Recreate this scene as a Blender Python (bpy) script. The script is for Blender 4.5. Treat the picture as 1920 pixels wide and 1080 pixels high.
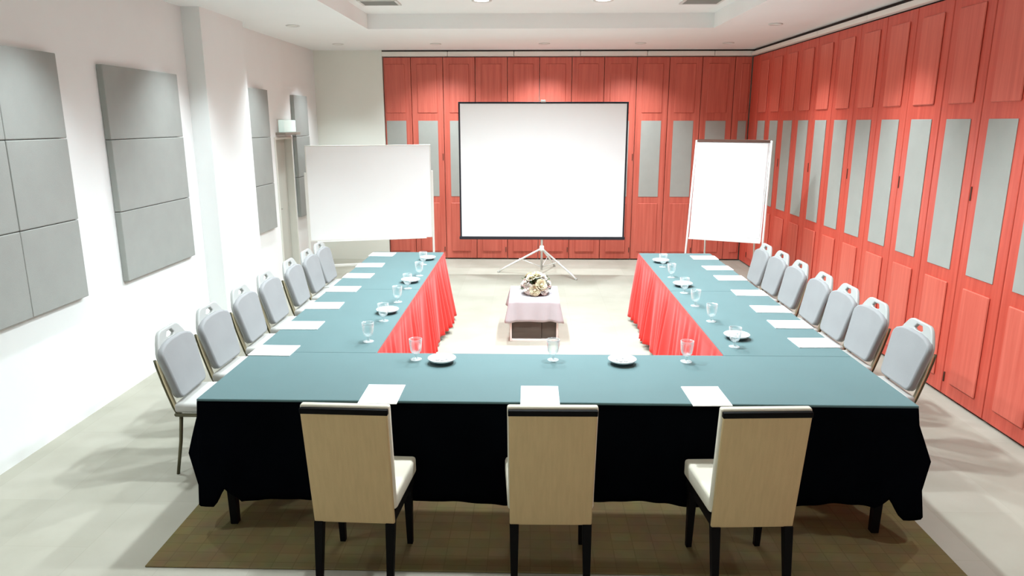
import bpy, bmesh, math, random
from mathutils import Vector, Matrix

random.seed(7)
for o in list(bpy.data.objects):
    bpy.data.objects.remove(o)
scene = bpy.context.scene
C = scene.collection
PI = math.pi

# ------------------------------------------------------------------ camera
F_PX, PITCH, YAW, CAM_H = 1321.57, 0.2306, -0.0258, 2.114
cd = bpy.data.cameras.new('camera')
cd.sensor_width = 36.0
cd.lens = F_PX / 1920.0 * 36.0
cd.clip_start = 0.05
co = bpy.data.objects.new('camera', cd)
C.objects.link(co)
co.location = (0, 0, CAM_H)
co.rotation_euler = (PI / 2 - PITCH, 0, -YAW)
scene.camera = co

# ------------------------------------------------------------------ world and exposure
wd = bpy.data.worlds.new('room_world')
scene.world = wd
wd.use_nodes = True
wd.node_tree.nodes['Background'].inputs[0].default_value = (1.0, 0.97, 0.93, 1)
wd.node_tree.nodes['Background'].inputs[1].default_value = 0.02
scene.view_settings.view_transform = 'Standard'
scene.view_settings.look = 'None'
scene.view_settings.gamma = 1.0
scene.view_settings.use_curve_mapping = False
scene.view_settings.exposure = 0.0

TRAY_W = 300.0       # power of one lamp in the raised ceiling tray
RING_W = 120.0        # power of one perimeter downlight
LAMP_COL = (0.89, 1.0, 1.06)

# ------------------------------------------------------------------ materials
MATS = {}


def mat(name, col, rough=0.6, metal=0.0, var=0.0, scale=(6, 6, 6), bump=0.0, bscale=200.0,
        col2=None, spec=0.5, sheen=0.0, trans=0.0, ior=1.45, emit=None, coat=0.0):
    if name in MATS:
        return MATS[name]
    m = bpy.data.materials.new(name)
    m.use_nodes = True
    nt = m.node_tree
    b = nt.nodes['Principled BSDF']
    b.inputs['Base Color'].default_value = (*col, 1)
    b.inputs['Roughness'].default_value = rough
    b.inputs['Metallic'].default_value = metal
    b.inputs['Specular IOR Level'].default_value = spec
    b.inputs['Sheen Weight'].default_value = sheen
    b.inputs['Transmission Weight'].default_value = trans
    b.inputs['IOR'].default_value = ior
    b.inputs['Coat Weight'].default_value = coat
    if emit:
        b.inputs['Emission Color'].default_value = (*emit[0], 1)
        b.inputs['Emission Strength'].default_value = emit[1]
    tc = nt.nodes.new('ShaderNodeTexCoord')
    if var or col2:
        mp = nt.nodes.new('ShaderNodeMapping')
        mp.inputs['Scale'].default_value = scale
        nt.links.new(tc.outputs['Object'], mp.inputs['Vector'])
        n = nt.nodes.new('ShaderNodeTexNoise')
        n.inputs['Scale'].default_value = 1.0
        n.inputs['Detail'].default_value = 4
        nt.links.new(mp.outputs['Vector'], n.inputs['Vector'])
        r = nt.nodes.new('ShaderNodeValToRGB')
        r.color_ramp.elements[0].position = 0.3
        r.color_ramp.elements[1].position = 0.7
        c1 = col2 if col2 else tuple(max(0, c * (1 - var)) for c in col)
        c0 = col if col2 else tuple(min(1, c * (1 + var)) for c in col)
        r.color_ramp.elements[0].color = (*c1, 1)
        r.color_ramp.elements[1].color = (*c0, 1)
        nt.links.new(n.outputs['Fac'], r.inputs['Fac'])
        nt.links.new(r.outputs['Color'], b.inputs['Base Color'])
    if bump:
        n2 = nt.nodes.new('ShaderNodeTexNoise')
        n2.inputs['Scale'].default_value = bscale
        n2.inputs['Detail'].default_value = 2
        nt.links.new(tc.outputs['Object'], n2.inputs['Vector'])
        bp = nt.nodes.new('ShaderNodeBump')
        bp.inputs['Strength'].default_value = bump
        bp.inputs['Distance'].default_value = 0.004
        nt.links.new(n2.outputs['Fac'], bp.inputs['Height'])
        nt.links.new(bp.outputs['Normal'], b.inputs['Normal'])
    MATS[name] = m
    return m


def rug_material():
    m = bpy.data.materials.new('woven_rug')
    m.use_nodes = True
    nt = m.node_tree
    b = nt.nodes['Principled BSDF']
    b.inputs['Roughness'].default_value = 0.95
    b.inputs['Specular IOR Level'].default_value = 0.1
    tc = nt.nodes.new('ShaderNodeTexCoord')
    br = nt.nodes.new('ShaderNodeTexBrick')
    br.inputs['Color1'].default_value = (0.205, 0.162, 0.074, 1)
    br.inputs['Color2'].default_value = (0.178, 0.138, 0.062, 1)
    br.inputs['Mortar'].default_value = (0.165, 0.128, 0.056, 1)
    br.inputs['Scale'].default_value = 1.0
    br.inputs['Mortar Size'].default_value = 0.003
    br.offset = 0.0
    br.inputs['Brick Width'].default_value = 0.105
    br.inputs['Row Height'].default_value = 0.075
    nt.links.new(tc.outputs['Object'], br.inputs['Vector'])
    n = nt.nodes.new('ShaderNodeTexNoise')
    n.inputs['Scale'].default_value = 9
    nt.links.new(tc.outputs['Object'], n.inputs['Vector'])
    mx = nt.nodes.new('ShaderNodeMix')
    mx.data_type = 'RGBA'
    mx.blend_type = 'MULTIPLY'
    mx.inputs['Factor'].default_value = 0.35
    nt.links.new(br.outputs['Color'], mx.inputs['A'])
    nt.links.new(n.outputs['Color'], mx.inputs['B'])
    nt.links.new(mx.outputs['Result'], b.inputs['Base Color'])
    return m


def floor_material():
    m = bpy.data.materials.new('cream_carpet')
    m.use_nodes = True
    nt = m.node_tree
    b = nt.nodes['Principled BSDF']
    b.inputs['Roughness'].default_value = 0.9
    b.inputs['Specular IOR Level'].default_value = 0.15
    tc = nt.nodes.new('ShaderNodeTexCoord')
    br = nt.nodes.new('ShaderNodeTexBrick')
    br.offset = 0.5
    br.inputs['Color1'].default_value = (0.425, 0.405, 0.340, 1)
    br.inputs['Color2'].default_value = (0.395, 0.378, 0.312, 1)
    br.inputs['Mortar'].default_value = (0.385, 0.368, 0.303, 1)
    br.inputs['Scale'].default_value = 1.0
    br.inputs['Mortar Size'].default_value = 0.004
    br.inputs['Mortar Smooth'].default_value = 0.9
    br.inputs['Brick Width'].default_value = 0.9
    br.inputs['Row Height'].default_value = 0.45
    mp = nt.nodes.new('ShaderNodeMapping')
    mp.inputs['Rotation'].default_value = (0, 0, PI / 2)
    nt.links.new(tc.outputs['Object'], mp.inputs['Vector'])
    nt.links.new(mp.outputs['Vector'], br.inputs['Vector'])
    n = nt.nodes.new('ShaderNodeTexNoise')
    n.inputs['Scale'].default_value = 3.0
    n.inputs['Detail'].default_value = 5
    nt.links.new(tc.outputs['Object'], n.inputs['Vector'])
    r = nt.nodes.new('ShaderNodeValToRGB')
    r.color_ramp.elements[0].position = 0.3
    r.color_ramp.elements[1].position = 0.7
    r.color_ramp.elements[0].color = (0.90, 0.90, 0.88, 1)
    r.color_ramp.elements[1].color = (1, 1, 1, 1)
    nt.links.new(n.outputs['Fac'], r.inputs['Fac'])
    mx = nt.nodes.new('ShaderNodeMix')
    mx.data_type = 'RGBA'
    mx.blend_type = 'MULTIPLY'
    mx.inputs['Factor'].default_value = 1.0
    nt.links.new(br.outputs['Color'], mx.inputs['A'])
    nt.links.new(r.outputs['Color'], mx.inputs['B'])
    nt.links.new(mx.outputs['Result'], b.inputs['Base Color'])
    return m


def wood_material(name, ca, cb, rough):
    m = bpy.data.materials.new(name)
    m.use_nodes = True
    nt = m.node_tree
    b = nt.nodes['Principled BSDF']
    b.inputs['Roughness'].default_value = rough
    b.inputs['Specular IOR Level'].default_value = 0.45
    tc = nt.nodes.new('ShaderNodeTexCoord')
    oi = nt.nodes.new('ShaderNodeObjectInfo')
    ad = nt.nodes.new('ShaderNodeVectorMath')
    ad.operation = 'ADD'
    sc = nt.nodes.new('ShaderNodeVectorMath')
    sc.operation = 'SCALE'
    sc.inputs['Scale'].default_value = 37.0
    nt.links.new(oi.outputs['Location'], sc.inputs[0])
    nt.links.new(tc.outputs['Object'], ad.inputs[0])
    nt.links.new(sc.outputs['Vector'], ad.inputs[1])
    mp = nt.nodes.new('ShaderNodeMapping')
    mp.inputs['Scale'].default_value = (26, 26, 1.1)
    nt.links.new(ad.outputs['Vector'], mp.inputs['Vector'])
    n = nt.nodes.new('ShaderNodeTexNoise')
    n.inputs['Scale'].default_value = 1.0
    n.inputs['Detail'].default_value = 5
    n.inputs['Roughness'].default_value = 0.6
    nt.links.new(mp.outputs['Vector'], n.inputs['Vector'])
    r = nt.nodes.new('ShaderNodeValToRGB')
    r.color_ramp.elements[0].position = 0.28
    r.color_ramp.elements[1].position = 0.72
    r.color_ramp.elements[0].color = (*cb, 1)
    r.color_ramp.elements[1].color = (*ca, 1)
    nt.links.new(n.outputs['Fac'], r.inputs['Fac'])
    nt.links.new(r.outputs['Color'], b.inputs['Base Color'])
    return m


def glass_material():
    m = bpy.data.materials.new('clear_glass')
    m.use_nodes = True
    nt = m.node_tree
    nt.nodes.remove(nt.nodes['Principled BSDF'])
    out = nt.nodes['Material Output']
    tr = nt.nodes.new('ShaderNodeBsdfTransparent')
    tr.inputs['Color'].default_value = (0.97, 0.99, 0.99, 1)
    gl = nt.nodes.new('ShaderNodeBsdfGlossy')
    gl.inputs['Roughness'].default_value = 0.12
    gl.inputs['Color'].default_value = (1, 1, 1, 1)
    df = nt.nodes.new('ShaderNodeBsdfDiffuse')
    df.inputs['Color'].default_value = (0.85, 0.9, 0.9, 1)
    m1 = nt.nodes.new('ShaderNodeMixShader')
    m1.inputs[0].default_value = 0.55
    nt.links.new(gl.outputs[0], m1.inputs[1])
    nt.links.new(df.outputs[0], m1.inputs[2])
    lw = nt.nodes.new('ShaderNodeLayerWeight')
    lw.inputs['Blend'].default_value = 0.30
    n = nt.nodes.new('ShaderNodeTexNoise')
    n.inputs['Scale'].default_value = 30
    mu = nt.nodes.new('ShaderNodeMath')
    mu.operation = 'MULTIPLY_ADD'
    nt.links.new(n.outputs['Fac'], mu.inputs[0])
    mu.inputs[1].default_value = 0.06
    nt.links.new(lw.outputs['Facing'], mu.inputs[2])
    m2 = nt.nodes.new('ShaderNodeMixShader')
    nt.links.new(mu.outputs[0], m2.inputs[0])
    nt.links.new(tr.outputs[0], m2.inputs[1])
    nt.links.new(m1.outputs[0], m2.inputs[2])
    nt.links.new(m2.outputs[0], out.inputs['Surface'])
    return m


M_PLASTER = mat('white_plaster', (0.85, 0.86, 0.84), 0.85, var=0.015, scale=(2, 2, 2), spec=0.2)
M_PLASTER_BACK = mat('cream_plaster', (0.84, 0.85, 0.77), 0.85, var=0.015, scale=(2, 2, 2), spec=0.2)
M_CEIL = mat('ceiling_paint', (0.90, 0.91, 0.89), 0.9, var=0.01, scale=(2, 2, 2), spec=0.15)
M_DARKWALL = mat('rear_wall_paint', (0.80, 0.79, 0.75), 0.8, var=0.03)
M_FLOOR = floor_material()
M_RUG = rug_material()
M_WOOD = wood_material('cherry_veneer', (0.70, 0.120, 0.078), (0.55, 0.068, 0.042), 0.36)
M_WOODF = wood_material('cherry_veneer_field', (0.76, 0.172, 0.118), (0.62, 0.105, 0.070), 0.34)
M_WOODB = wood_material('light_cherry_veneer', (0.68, 0.165, 0.115), (0.52, 0.10, 0.066), 0.36)
M_INSERT = mat('grey_fabric_insert', (0.39, 0.40, 0.365), 0.9, var=0.03, bump=0.3, bscale=300, spec=0.1)
M_SLOT = mat('dark_bronze', (0.10, 0.045, 0.03), 0.5, metal=0.4, var=0.05)
M_RAIL = mat('rail_enamel', (0.86, 0.83, 0.76), 0.45, var=0.01)
M_GAP = mat('shadow_gap_paint', (0.03, 0.018, 0.015), 0.8, var=0.05)
M_ACOUSTIC = mat('acoustic_fabric', (0.350, 0.360, 0.335), 0.95, var=0.03, bump=0.4, bscale=260, spec=0.08)
M_DOOR = mat('grey_door_laminate', (0.50, 0.50, 0.44), 0.55, var=0.02, scale=(10, 10, 1))
M_DOORFRAME = mat('door_frame_paint', (0.66, 0.65, 0.58), 0.5, var=0.02)
M_STEEL = mat('brushed_steel', (0.62, 0.62, 0.60), 0.32, metal=1.0, var=0.03)
M_TEAL = mat('teal_tablecloth', (0.090, 0.163, 0.167), 0.72, var=0.03, scale=(3, 3, 3), bump=0.12, bscale=420, sheen=0.15, spec=0.25)
M_TEAL_SHADED = mat('shaded_teal_cloth', (0.0016, 0.0020, 0.0030), 1.0, var=0.15, spec=0.0)  # shade on the teal cloth's hanging drop, painted in as near-black
M_RED = mat('red_skirt_satin', (0.86, 0.038, 0.030), 0.62, var=0.05, scale=(3, 3, 3), sheen=0.1, spec=0.25)
M_TABLEWOOD = mat('table_laminate', (0.33, 0.24, 0.15), 0.5, var=0.06, scale=(3, 20, 3))
M_BLACK = mat('black_lacquer', (0.0045, 0.004, 0.004), 0.6, var=0.1, spec=0.08)
M_TAN = mat('tan_upholstery', (0.54, 0.40, 0.215), 0.85, var=0.05, scale=(60, 60, 3), bump=0.25, bscale=300, spec=0.15)
M_CREAM = mat('cream_upholstery', (0.74, 0.70, 0.58), 0.8, var=0.03, bump=0.2, bscale=300, spec=0.2)
M_GREYFAB = mat('pale_grey_upholstery', (0.295, 0.298, 0.298), 0.85, var=0.03, bump=0.2, bscale=300, spec=0.2)
M_SHELL = mat('pale_grey_chair_shell', (0.40, 0.41, 0.39), 0.6, var=0.02)
M_GREYFAB_LIT = mat('lit_grey_upholstery', (0.48, 0.47, 0.44), 0.85, var=0.03, spec=0.2)  # same grey upholstery, lightened to paint in the light on the seats
M_GOLD = mat('champagne_frame', (0.60, 0.52, 0.36), 0.38, metal=0.8, var=0.04)
M_DARKFRAME = mat('dark_bronze_frame', (0.11, 0.10, 0.055), 0.45, metal=0.5, var=0.06)
M_PAPER = mat('white_paper', (0.90, 0.90, 0.89), 0.7, var=0.01)
M_GLASS = glass_material()
M_CHINA = mat('white_porcelain', (0.90, 0.91, 0.91), 0.15, var=0.01)
M_DISHSHADE = mat('dish_base_shade', (0.012, 0.045, 0.055), 0.3, var=0.1)  # shadow below the dish lip, painted in as a dark base
M_BOARD = mat('whiteboard_enamel', (0.93, 0.93, 0.93), 0.35, var=0.004)
M_ALU = mat('white_aluminium', (0.78, 0.77, 0.72), 0.4, metal=0.15, var=0.02)
M_SCREEN = mat('projection_fabric', (0.93, 0.93, 0.93), 0.9, var=0.004, spec=0.1)
M_SCREENB = mat('black_screen_border', (0.015, 0.015, 0.022), 0.7, var=0.1)
M_SILVER = mat('silver_tube', (0.80, 0.80, 0.76), 0.35, metal=0.3, var=0.03)
M_WHITECLOTH = mat('white_linen', (0.44, 0.415, 0.425), 0.85, var=0.03, scale=(9, 9, 9), spec=0.15)
M_WHITEWOOD = mat('white_lacquer', (0.80, 0.77, 0.72), 0.5, var=0.02)
M_CABDARK = mat('grey_brown_panel', (0.085, 0.070, 0.055), 0.6, var=0.15, scale=(4, 4, 30))
M_PETAL = mat('cream_petals', (0.62, 0.58, 0.40), 0.7, var=0.06, scale=(20, 20, 20))
M_PETALW = mat('white_petals', (0.62, 0.60, 0.54), 0.7, var=0.04, scale=(20, 20, 20))
M_LEAF = mat('dark_leaf', (0.045, 0.065, 0.022), 0.5, var=0.25, scale=(20, 20, 20))
M_BOWL = mat('dark_ceramic', (0.03, 0.018, 0.02), 0.4, var=0.1)
M_LENS = mat('lamp_lens', (1, 1, 1), 0.5, emit=((1.0, 0.96, 0.9), 6.0))
M_REFLECTOR = mat('frosted_reflector', (0.55, 0.55, 0.50), 0.5, emit=((1.0, 0.97, 0.9), 0.25))
M_EXIT = mat('exit_lens', (0.80, 0.92, 0.88), 0.4, emit=((0.75, 1.0, 0.93), 0.35))
M_EXITBODY = mat('exit_housing', (0.30, 0.26, 0.22), 0.5, var=0.05)
M_TRIM = mat('lamp_trim_enamel', (0.70, 0.70, 0.66), 0.5, var=0.01)
M_VENT = mat('vent_enamel', (0.42, 0.42, 0.38), 0.5, var=0.03)

# ------------------------------------------------------------------ helpers


def link(o, parent=None):
    C.objects.link(o)
    if parent is not None:
        o.parent = parent
    return o


def tag(o, label=None, cat=None, group=None, kind=None):
    if label:
        o['label'] = label
    if cat:
        o['category'] = cat
    if group:
        o['group'] = group
    if kind:
        o['kind'] = kind
    return o


def thing(name, label, cat, loc=(0, 0, 0), rz=0.0, group=None):
    o = bpy.data.objects.new(name, None)
    o.empty_display_size = 0.1
    C.objects.link(o)
    o.location = loc
    o.rotation_euler = (0, 0, rz)
    return tag(o, label, cat, group)


class MB:
    """collects shapes in one bmesh"""

    def __init__(s):
        s.bm = bmesh.new()

    def box(s, x0, x1, y0, y1, z0, z1, bevel=0.0, seg=2):
        vs = [s.bm.verts.new((x, y, z)) for z in (z0, z1) for y in (y0, y1) for x in (x0, x1)]
        fs = [(0, 2, 3, 1), (4, 5, 7, 6), (0, 1, 5, 4), (2, 6, 7, 3), (0, 4, 6, 2), (1, 3, 7, 5)]
        faces = [s.bm.faces.new([vs[i] for i in f]) for f in fs]
        if bevel:
            es = list({e for f in faces for e in f.edges})
            bmesh.ops.bevel(s.bm, geom=es, offset=bevel, segments=seg, profile=0.5, affect='EDGES')
        return s

    def hexa(s, pts, bevel=0.0, seg=2):
        """8 points: bottom four then top four, both counter-clockwise seen from above"""
        vs = [s.bm.verts.new(p) for p in pts]
        fs = [(3, 2, 1, 0), (4, 5, 6, 7), (0, 1, 5, 4), (1, 2, 6, 5), (2, 3, 7, 6), (3, 0, 4, 7)]
        faces = [s.bm.faces.new([vs[i] for i in f]) for f in fs]
        if bevel:
            es = list({e for f in faces for e in f.edges})
            bmesh.ops.bevel(s.bm, geom=es, offset=bevel, segments=seg, profile=0.5, affect='EDGES')
        return s

    def tube(s, pts, r, n=8, r2=None, cap=True):
        pts = [Vector(p) for p in pts]
        m = len(pts)
        rings = []
        up = None
        for i, p in enumerate(pts):
            t = (pts[min(i + 1, m - 1)] - pts[max(i - 1, 0)]).normalized()
            if up is None:
                up = Vector((0, 0, 1)) if abs(t.z) < 0.9 else Vector((1, 0, 0))
            a = t.cross(up).normalized()
            b = a.cross(t).normalized()
            up = b
            rr = r if r2 is None else r + (r2 - r) * i / (m - 1)
            rings.append([s.bm.verts.new(p + (a * math.cos(2 * PI * k / n) + b * math.sin(2 * PI * k / n)) * rr) for k in range(n)])
        for i in range(m - 1):
            for k in range(n):
                s.bm.faces.new((rings[i][k], rings[i][(k + 1) % n], rings[i + 1][(k + 1) % n], rings[i + 1][k]))
        if cap:
            s.bm.faces.new(rings[0][::-1])
            s.bm.faces.new(rings[-1])
        return s

    def lathe(s, prof, n=24, c=(0, 0, 0)):
        rings = []
        for (r, z) in prof:
            if r < 1e-6:
                rings.append([s.bm.verts.new((c[0], c[1], c[2] + z))])
            else:
                rings.append([s.bm.verts.new((c[0] + r * math.cos(2 * PI * k / n), c[1] + r * math.sin(2 * PI * k / n), c[2] + z)) for k in range(n)])
        for a, b in zip(rings[:-1], rings[1:]):
            for k in range(n):
                k2 = (k + 1) % n
                if len(a) == 1 and len(b) == 1:
                    continue
                if len(a) == 1:
                    s.bm.faces.new((a[0], b[k2], b[k]))
                elif len(b) == 1:
                    s.bm.faces.new((a[k], a[k2], b[0]))
                else:
                    s.bm.faces.new((a[k], a[k2], b[k2], b[k]))
        return s

    def grid(s, pts):
        """pts[i][j] rows of points"""
        v = [[s.bm.verts.new(p) for p in row] for row in pts]
        for i in range(len(v) - 1):
            for j in range(len(v[0]) - 1):
                s.bm.faces.new((v[i][j], v[i][j + 1], v[i + 1][j + 1], v[i + 1][j]))
        return s

    def mesh(s, name, m, smooth=False):
        bmesh.ops.recalc_face_normals(s.bm, faces=s.bm.faces)
        me = bpy.data.meshes.new(name)
        s.bm.to_mesh(me)
        s.bm.free()
        me.materials.append(m)
        if smooth:
            for p in me.polygons:
                p.use_smooth = True
        return me

    def build(s, name, m, parent=None, smooth=False, loc=None):
        o = bpy.data.objects.new(name, s.mesh(name, m, smooth))
        link(o, parent)
        if loc is not None:
            o.location = loc
        return o


def smooth_by_angle(me, deg=35):
    for p in me.polygons:
        p.use_smooth = True
    bm = bmesh.new()
    bm.from_mesh(me)
    for e in bm.edges:
        if len(e.link_faces) == 2 and e.calc_face_angle(0) > math.radians(deg):
            e.smooth = False
    bm.to_mesh(me)
    bm.free()


def slab_mesh(name, loops, depth, bevel, m):
    """flat outline with holes, extruded to a rounded slab in local XY, thickness along Z"""
    cu = bpy.data.curves.new(name + '_outline', 'CURVE')
    cu.dimensions = '2D'
    cu.fill_mode = 'BOTH'
    cu.extrude = max(depth / 2 - bevel, 0.0005)
    cu.bevel_depth = bevel
    cu.bevel_resolution = 2
    cu.offset = -bevel
    for lp in loops:
        sp = cu.splines.new('POLY')
        sp.points.add(len(lp) - 1)
        for p, (x, y) in zip(sp.points, lp):
            p.co = (x, y, 0, 1)
        sp.use_cyclic_u = True
    tmp = bpy.data.objects.new(name + '_tmp', cu)
    C.objects.link(tmp)
    dg = bpy.context.evaluated_depsgraph_get()
    me = bpy.data.meshes.new_from_object(tmp.evaluated_get(dg))
    bpy.data.objects.remove(tmp)
    bpy.data.curves.remove(cu)
    me.name = name
    me.materials.clear()
    me.materials.append(m)
    smooth_by_angle(me, 40)
    return me


def dup(root, loc, rz, label):
    r = root.copy()
    C.objects.link(r)
    r.location = loc
    r.rotation_euler = (0, 0, rz)
    r['label'] = label
    for ch in list(root.children):
        c = ch.copy()
        C.objects.link(c)
        c.parent = r
        for g in list(ch.children):
            d = g.copy()
            C.objects.link(d)
            d.parent = c
    return r


ORD = ['nearest', 'second', 'third', 'fourth', 'fifth', 'sixth', 'farthest']

# ------------------------------------------------------------------ room dimensions
WL, WR, YB, YF, CEIL, TRAY = -3.2528, 3.2823, 10.99, -1.6, 3.16, 3.31
TX0, TX1, TY0, TY1 = -1.86, 2.05, 0.6, 8.43


def struct(o):
    o['kind'] = 'structure'
    return o


struct(MB().box(WL - 0.2, WR + 0.3, YF - 0.2, YB + 0.4, -0.12, 0.0).build('floor', M_FLOOR))
mb = MB()
mb.box(WL - 0.2, TX0, YF - 0.2, YB + 0.4, CEIL, TRAY + 0.1)
mb.box(TX1, WR + 0.3, YF - 0.2, YB + 0.4, CEIL, TRAY + 0.1)
mb.box(TX0, TX1, YF - 0.2, TY0, CEIL, TRAY + 0.1)
mb.box(TX0, TX1, TY1, YB + 0.4, CEIL, TRAY + 0.1)
mb.box(TX0 - 0.02, TX1 + 0.02, TY0 - 0.02, TY1 + 0.02, TRAY, TRAY + 0.1)
struct(mb.build('ceiling', M_CEIL))
# thin bead that finishes the tray edge
mb = MB()
e = 0.018
mb.box(TX0 - e, TX0 + 0.001, TY0, TY1, CEIL - 0.012, CEIL + 0.02)
mb.box(TX1 - 0.001, TX1 + e, TY0, TY1, CEIL - 0.012, CEIL + 0.02)
mb.box(TX0 - e, TX1 + e, TY1 - 0.001, TY1 + e, CEIL - 0.012, CEIL + 0.02)
struct(mb.build('trim_1', M_CEIL))

DY0, DY1, DZ = 9.05, 9.70, 1.93     # door opening in the left wall
mb = MB()
mb.box(WL - 0.2, WL, YF - 0.2, DY0, 0, CEIL)
mb.box(WL - 0.2, WL, DY1, YB + 0.4, 0, CEIL)
mb.box(WL - 0.2, WL, DY0, DY1, DZ, CEIL)
mb.box(WL - 0.2, WL - 0.14, DY0, DY1, 0, DZ)
wall_left = struct(mb.build('wall_left', M_PLASTER))
struct(MB().box(WL + 0.0005, WL + 0.175, 6.87, 7.88, 0, CEIL).build('trim_4', M_PLASTER))
struct(MB().box(WL, WR + 0.3, YF - 0.2, YF, 0, CEIL).build('wall_front', M_DARKWALL))

BX0 = -2.225
mb = MB()
mb.box(WL, WR + 0.3, YB + 0.09, YB + 0.4, 0, CEIL)
mb.box(WL, BX0, YB - 0.03, YB + 0.1, 0, CEIL)
wall_back = struct(mb.build('wall_back', M_PLASTER_BACK))
wall_right = struct(MB().box(WR + 0.09, WR + 0.3, YF, YB + 0.09, 0, CEIL).build('wall_right', M_GAP))

# door in the left wall
door = struct(thing('door_1', None, None, (WL - 0.10, (DY0 + DY1) / 2, 0)))
hw = (DY1 - DY0) / 2
MB().box(-0.02, 0.02, -hw + 0.035, hw - 0.035, 0.008, DZ - 0.035, 0.003).build('door_leaf', M_DOOR, door)
mb = MB()
mb.box(-0.04, 0.115, -hw, -hw + 0.03, 0, DZ, 0.004)
mb.box(-0.04, 0.115, hw - 0.03, hw, 0, DZ, 0.004)
mb.box(-0.04, 0.115, -hw + 0.03, hw - 0.03, DZ - 0.03, DZ, 0.004)
mb.build('door_frame', M_DOORFRAME, door)
mb = MB()
mb.lathe([(0.0, 0), (0.024, 0), (0.024, 0.008), (0.0, 0.008)], 16)
mb.tube([(0, 0, 0.004), (0, 0, 0.05)], 0.008)
mb.tube([(0, 0, 0.05), (0.0, 0.11, 0.05)], 0.008)
h = mb.build('door_handle', M_STEEL, door, True)
h.rotation_euler = (0, PI / 2, 0)
h.location = (0.02, -hw + 0.09, 1.0)

# ------------------------------------------------------------------ red folding wall panels
ZT = 3.06          # top of the panels


def wood_panel(parent, wall, u0, u1, i0, i1, slot):
    """one leaf of the folding wall; u runs along the wall, i0..i1 are the edges of the insert"""
    w = u1 - u0
    d = 0.055
    root = None

    def bxl(name, m, a0, a1, z0, z1, p0, p1, par, bev=0.002):
        # p = depth in front of the wall face
        mb = MB()
        if wall == 'back':
            mb.box(a0, a1, YB - p1, YB - p0, z0, z1, bev, 1)
        else:
            mb.box(WR - p1, WR - p0, a0, a1, z0, z1, bev, 1)
        me = mb.mesh(name, m)
        # origin at the piece's own centre bottom
        if wall == 'back':
            c = Vector(((a0 + a1) / 2, YB, z0))
        else:
            c = Vector((WR, (a0 + a1) / 2, z0))
        me.transform(Matrix.Translation(-c))
        o = bpy.data.objects.new(name, me)
        C.objects.link(o)
        o.location = c - (par[1] if par else Vector((0, 0, 0)))
        if par:
            o.parent = par[0]
        return o, c

    g = 0.004
    leaf, c = bxl('wall_panel', M_WOODB if wall == 'back' else M_WOOD, u0 + g, u1 - g, 0.02, ZT, -0.05, 0.0, (parent, Vector((0, 0, 0))), 0.004)
    pr = (leaf, c)
    bxl('fabric_insert', M_INSERT, i0, i1, 0.995, 2.14, 0.0005, 0.006, pr, 0.002)
    bxl('lower_field', M_WOODB if wall == 'back' else M_WOODF, i0, i1, 0.13, 0.895, 0.0005, 0.013, pr, 0.006)
    bxl('upper_field', M_WOODB if wall == 'back' else M_WOODF, i0, i1, 2.255, 2.965, 0.0005, 0.013, pr, 0.006)
    # mouldings between the fields
    if slot:
        bxl('latch_slot', M_SLOT, u1 - 0.028, u1 - 0.016, 1.545, 1.65, 0.0005, 0.006, pr, 0.002)
        bxl('floor_bolt', M_SLOT, u1 - 0.03, u1 - 0.018, 0.12, 0.2, 0.0005, 0.008, pr, 0.002)


# right wall: insert edges measured along the wall
P = 0.5275
k = 0
ys = []
i = 0
centre = 5.115 - 13 * P
while centre < YB - 0.1:
    ys.append(centre)
    centre += P
for n, c in enumerate(ys):
    u0, u1 = c - P / 2, min(c + P / 2, YB - 0.01)
    if u1 < YF or u1 - u0 < 0.12:
        continue
    u0 = max(u0, YF + 0.01)
    if c - 0.158 < u0 or c + 0.158 > u1:
        continue
    wood_panel(wall_right, 'right', u0, u1, c - 0.158, c + 0.158, n % 2 == 1)
last = ys[-1] + P / 2
if YB - last > 0.05:
    MB().box(WR, WR + 0.05, last + 0.004, YB - 0.004, 0.02, ZT, 0.003, 1).build('corner_filler', M_WOOD, wall_right)
# back wall
PB = 0.483
for n in range(12):
    c = -2.045 + n * PB
    u0, u1 = max(c - PB / 2, BX0 + 0.008), min(c + PB / 2, WR - 0.01)
    i0, i1 = c - 0.15, min(c + 0.15, u1 - 0.03)
    if i1 - i0 < 0.06:
        continue
    wood_panel(wall_back, 'back', u0, u1, i0, i1, n % 2 == 1 and n < 11)

# ceiling track above the panels, in lengths
tr = struct(MB().box(BX0, WR + 0.06, YB - 0.02, YB + 0.06, 3.135, CEIL - 0.001).build('trim_2', M_GAP))
x = BX0
while x < WR - 0.02:
    x1 = min(x + 0.985, WR - 0.005)
    MB().box(x + 0.003, x1 - 0.003, YB - 0.06, YB + 0.02, ZT + 0.012, 3.138, 0.006).build('track_length', M_RAIL, tr)
    x += 0.985
tr = struct(MB().box(WR - 0.012, WR + 0.06, YF, YB - 0.08, 3.12, CEIL - 0.001).build('trim_3', M_GAP))
y = YB - 0.08
while y > YF + 0.2:
    y0 = max(y - 1.21, YF + 0.01)
    MB().box(WR - 0.055, WR + 0.02, y0 + 0.003, y - 0.003, ZT + 0.012, 3.122, 0.006).build('track_length', M_RAIL, tr)
    y -= 1.21

# ------------------------------------------------------------------ lamps in the ceiling
GL = 'downlights in the ceiling'


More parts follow.
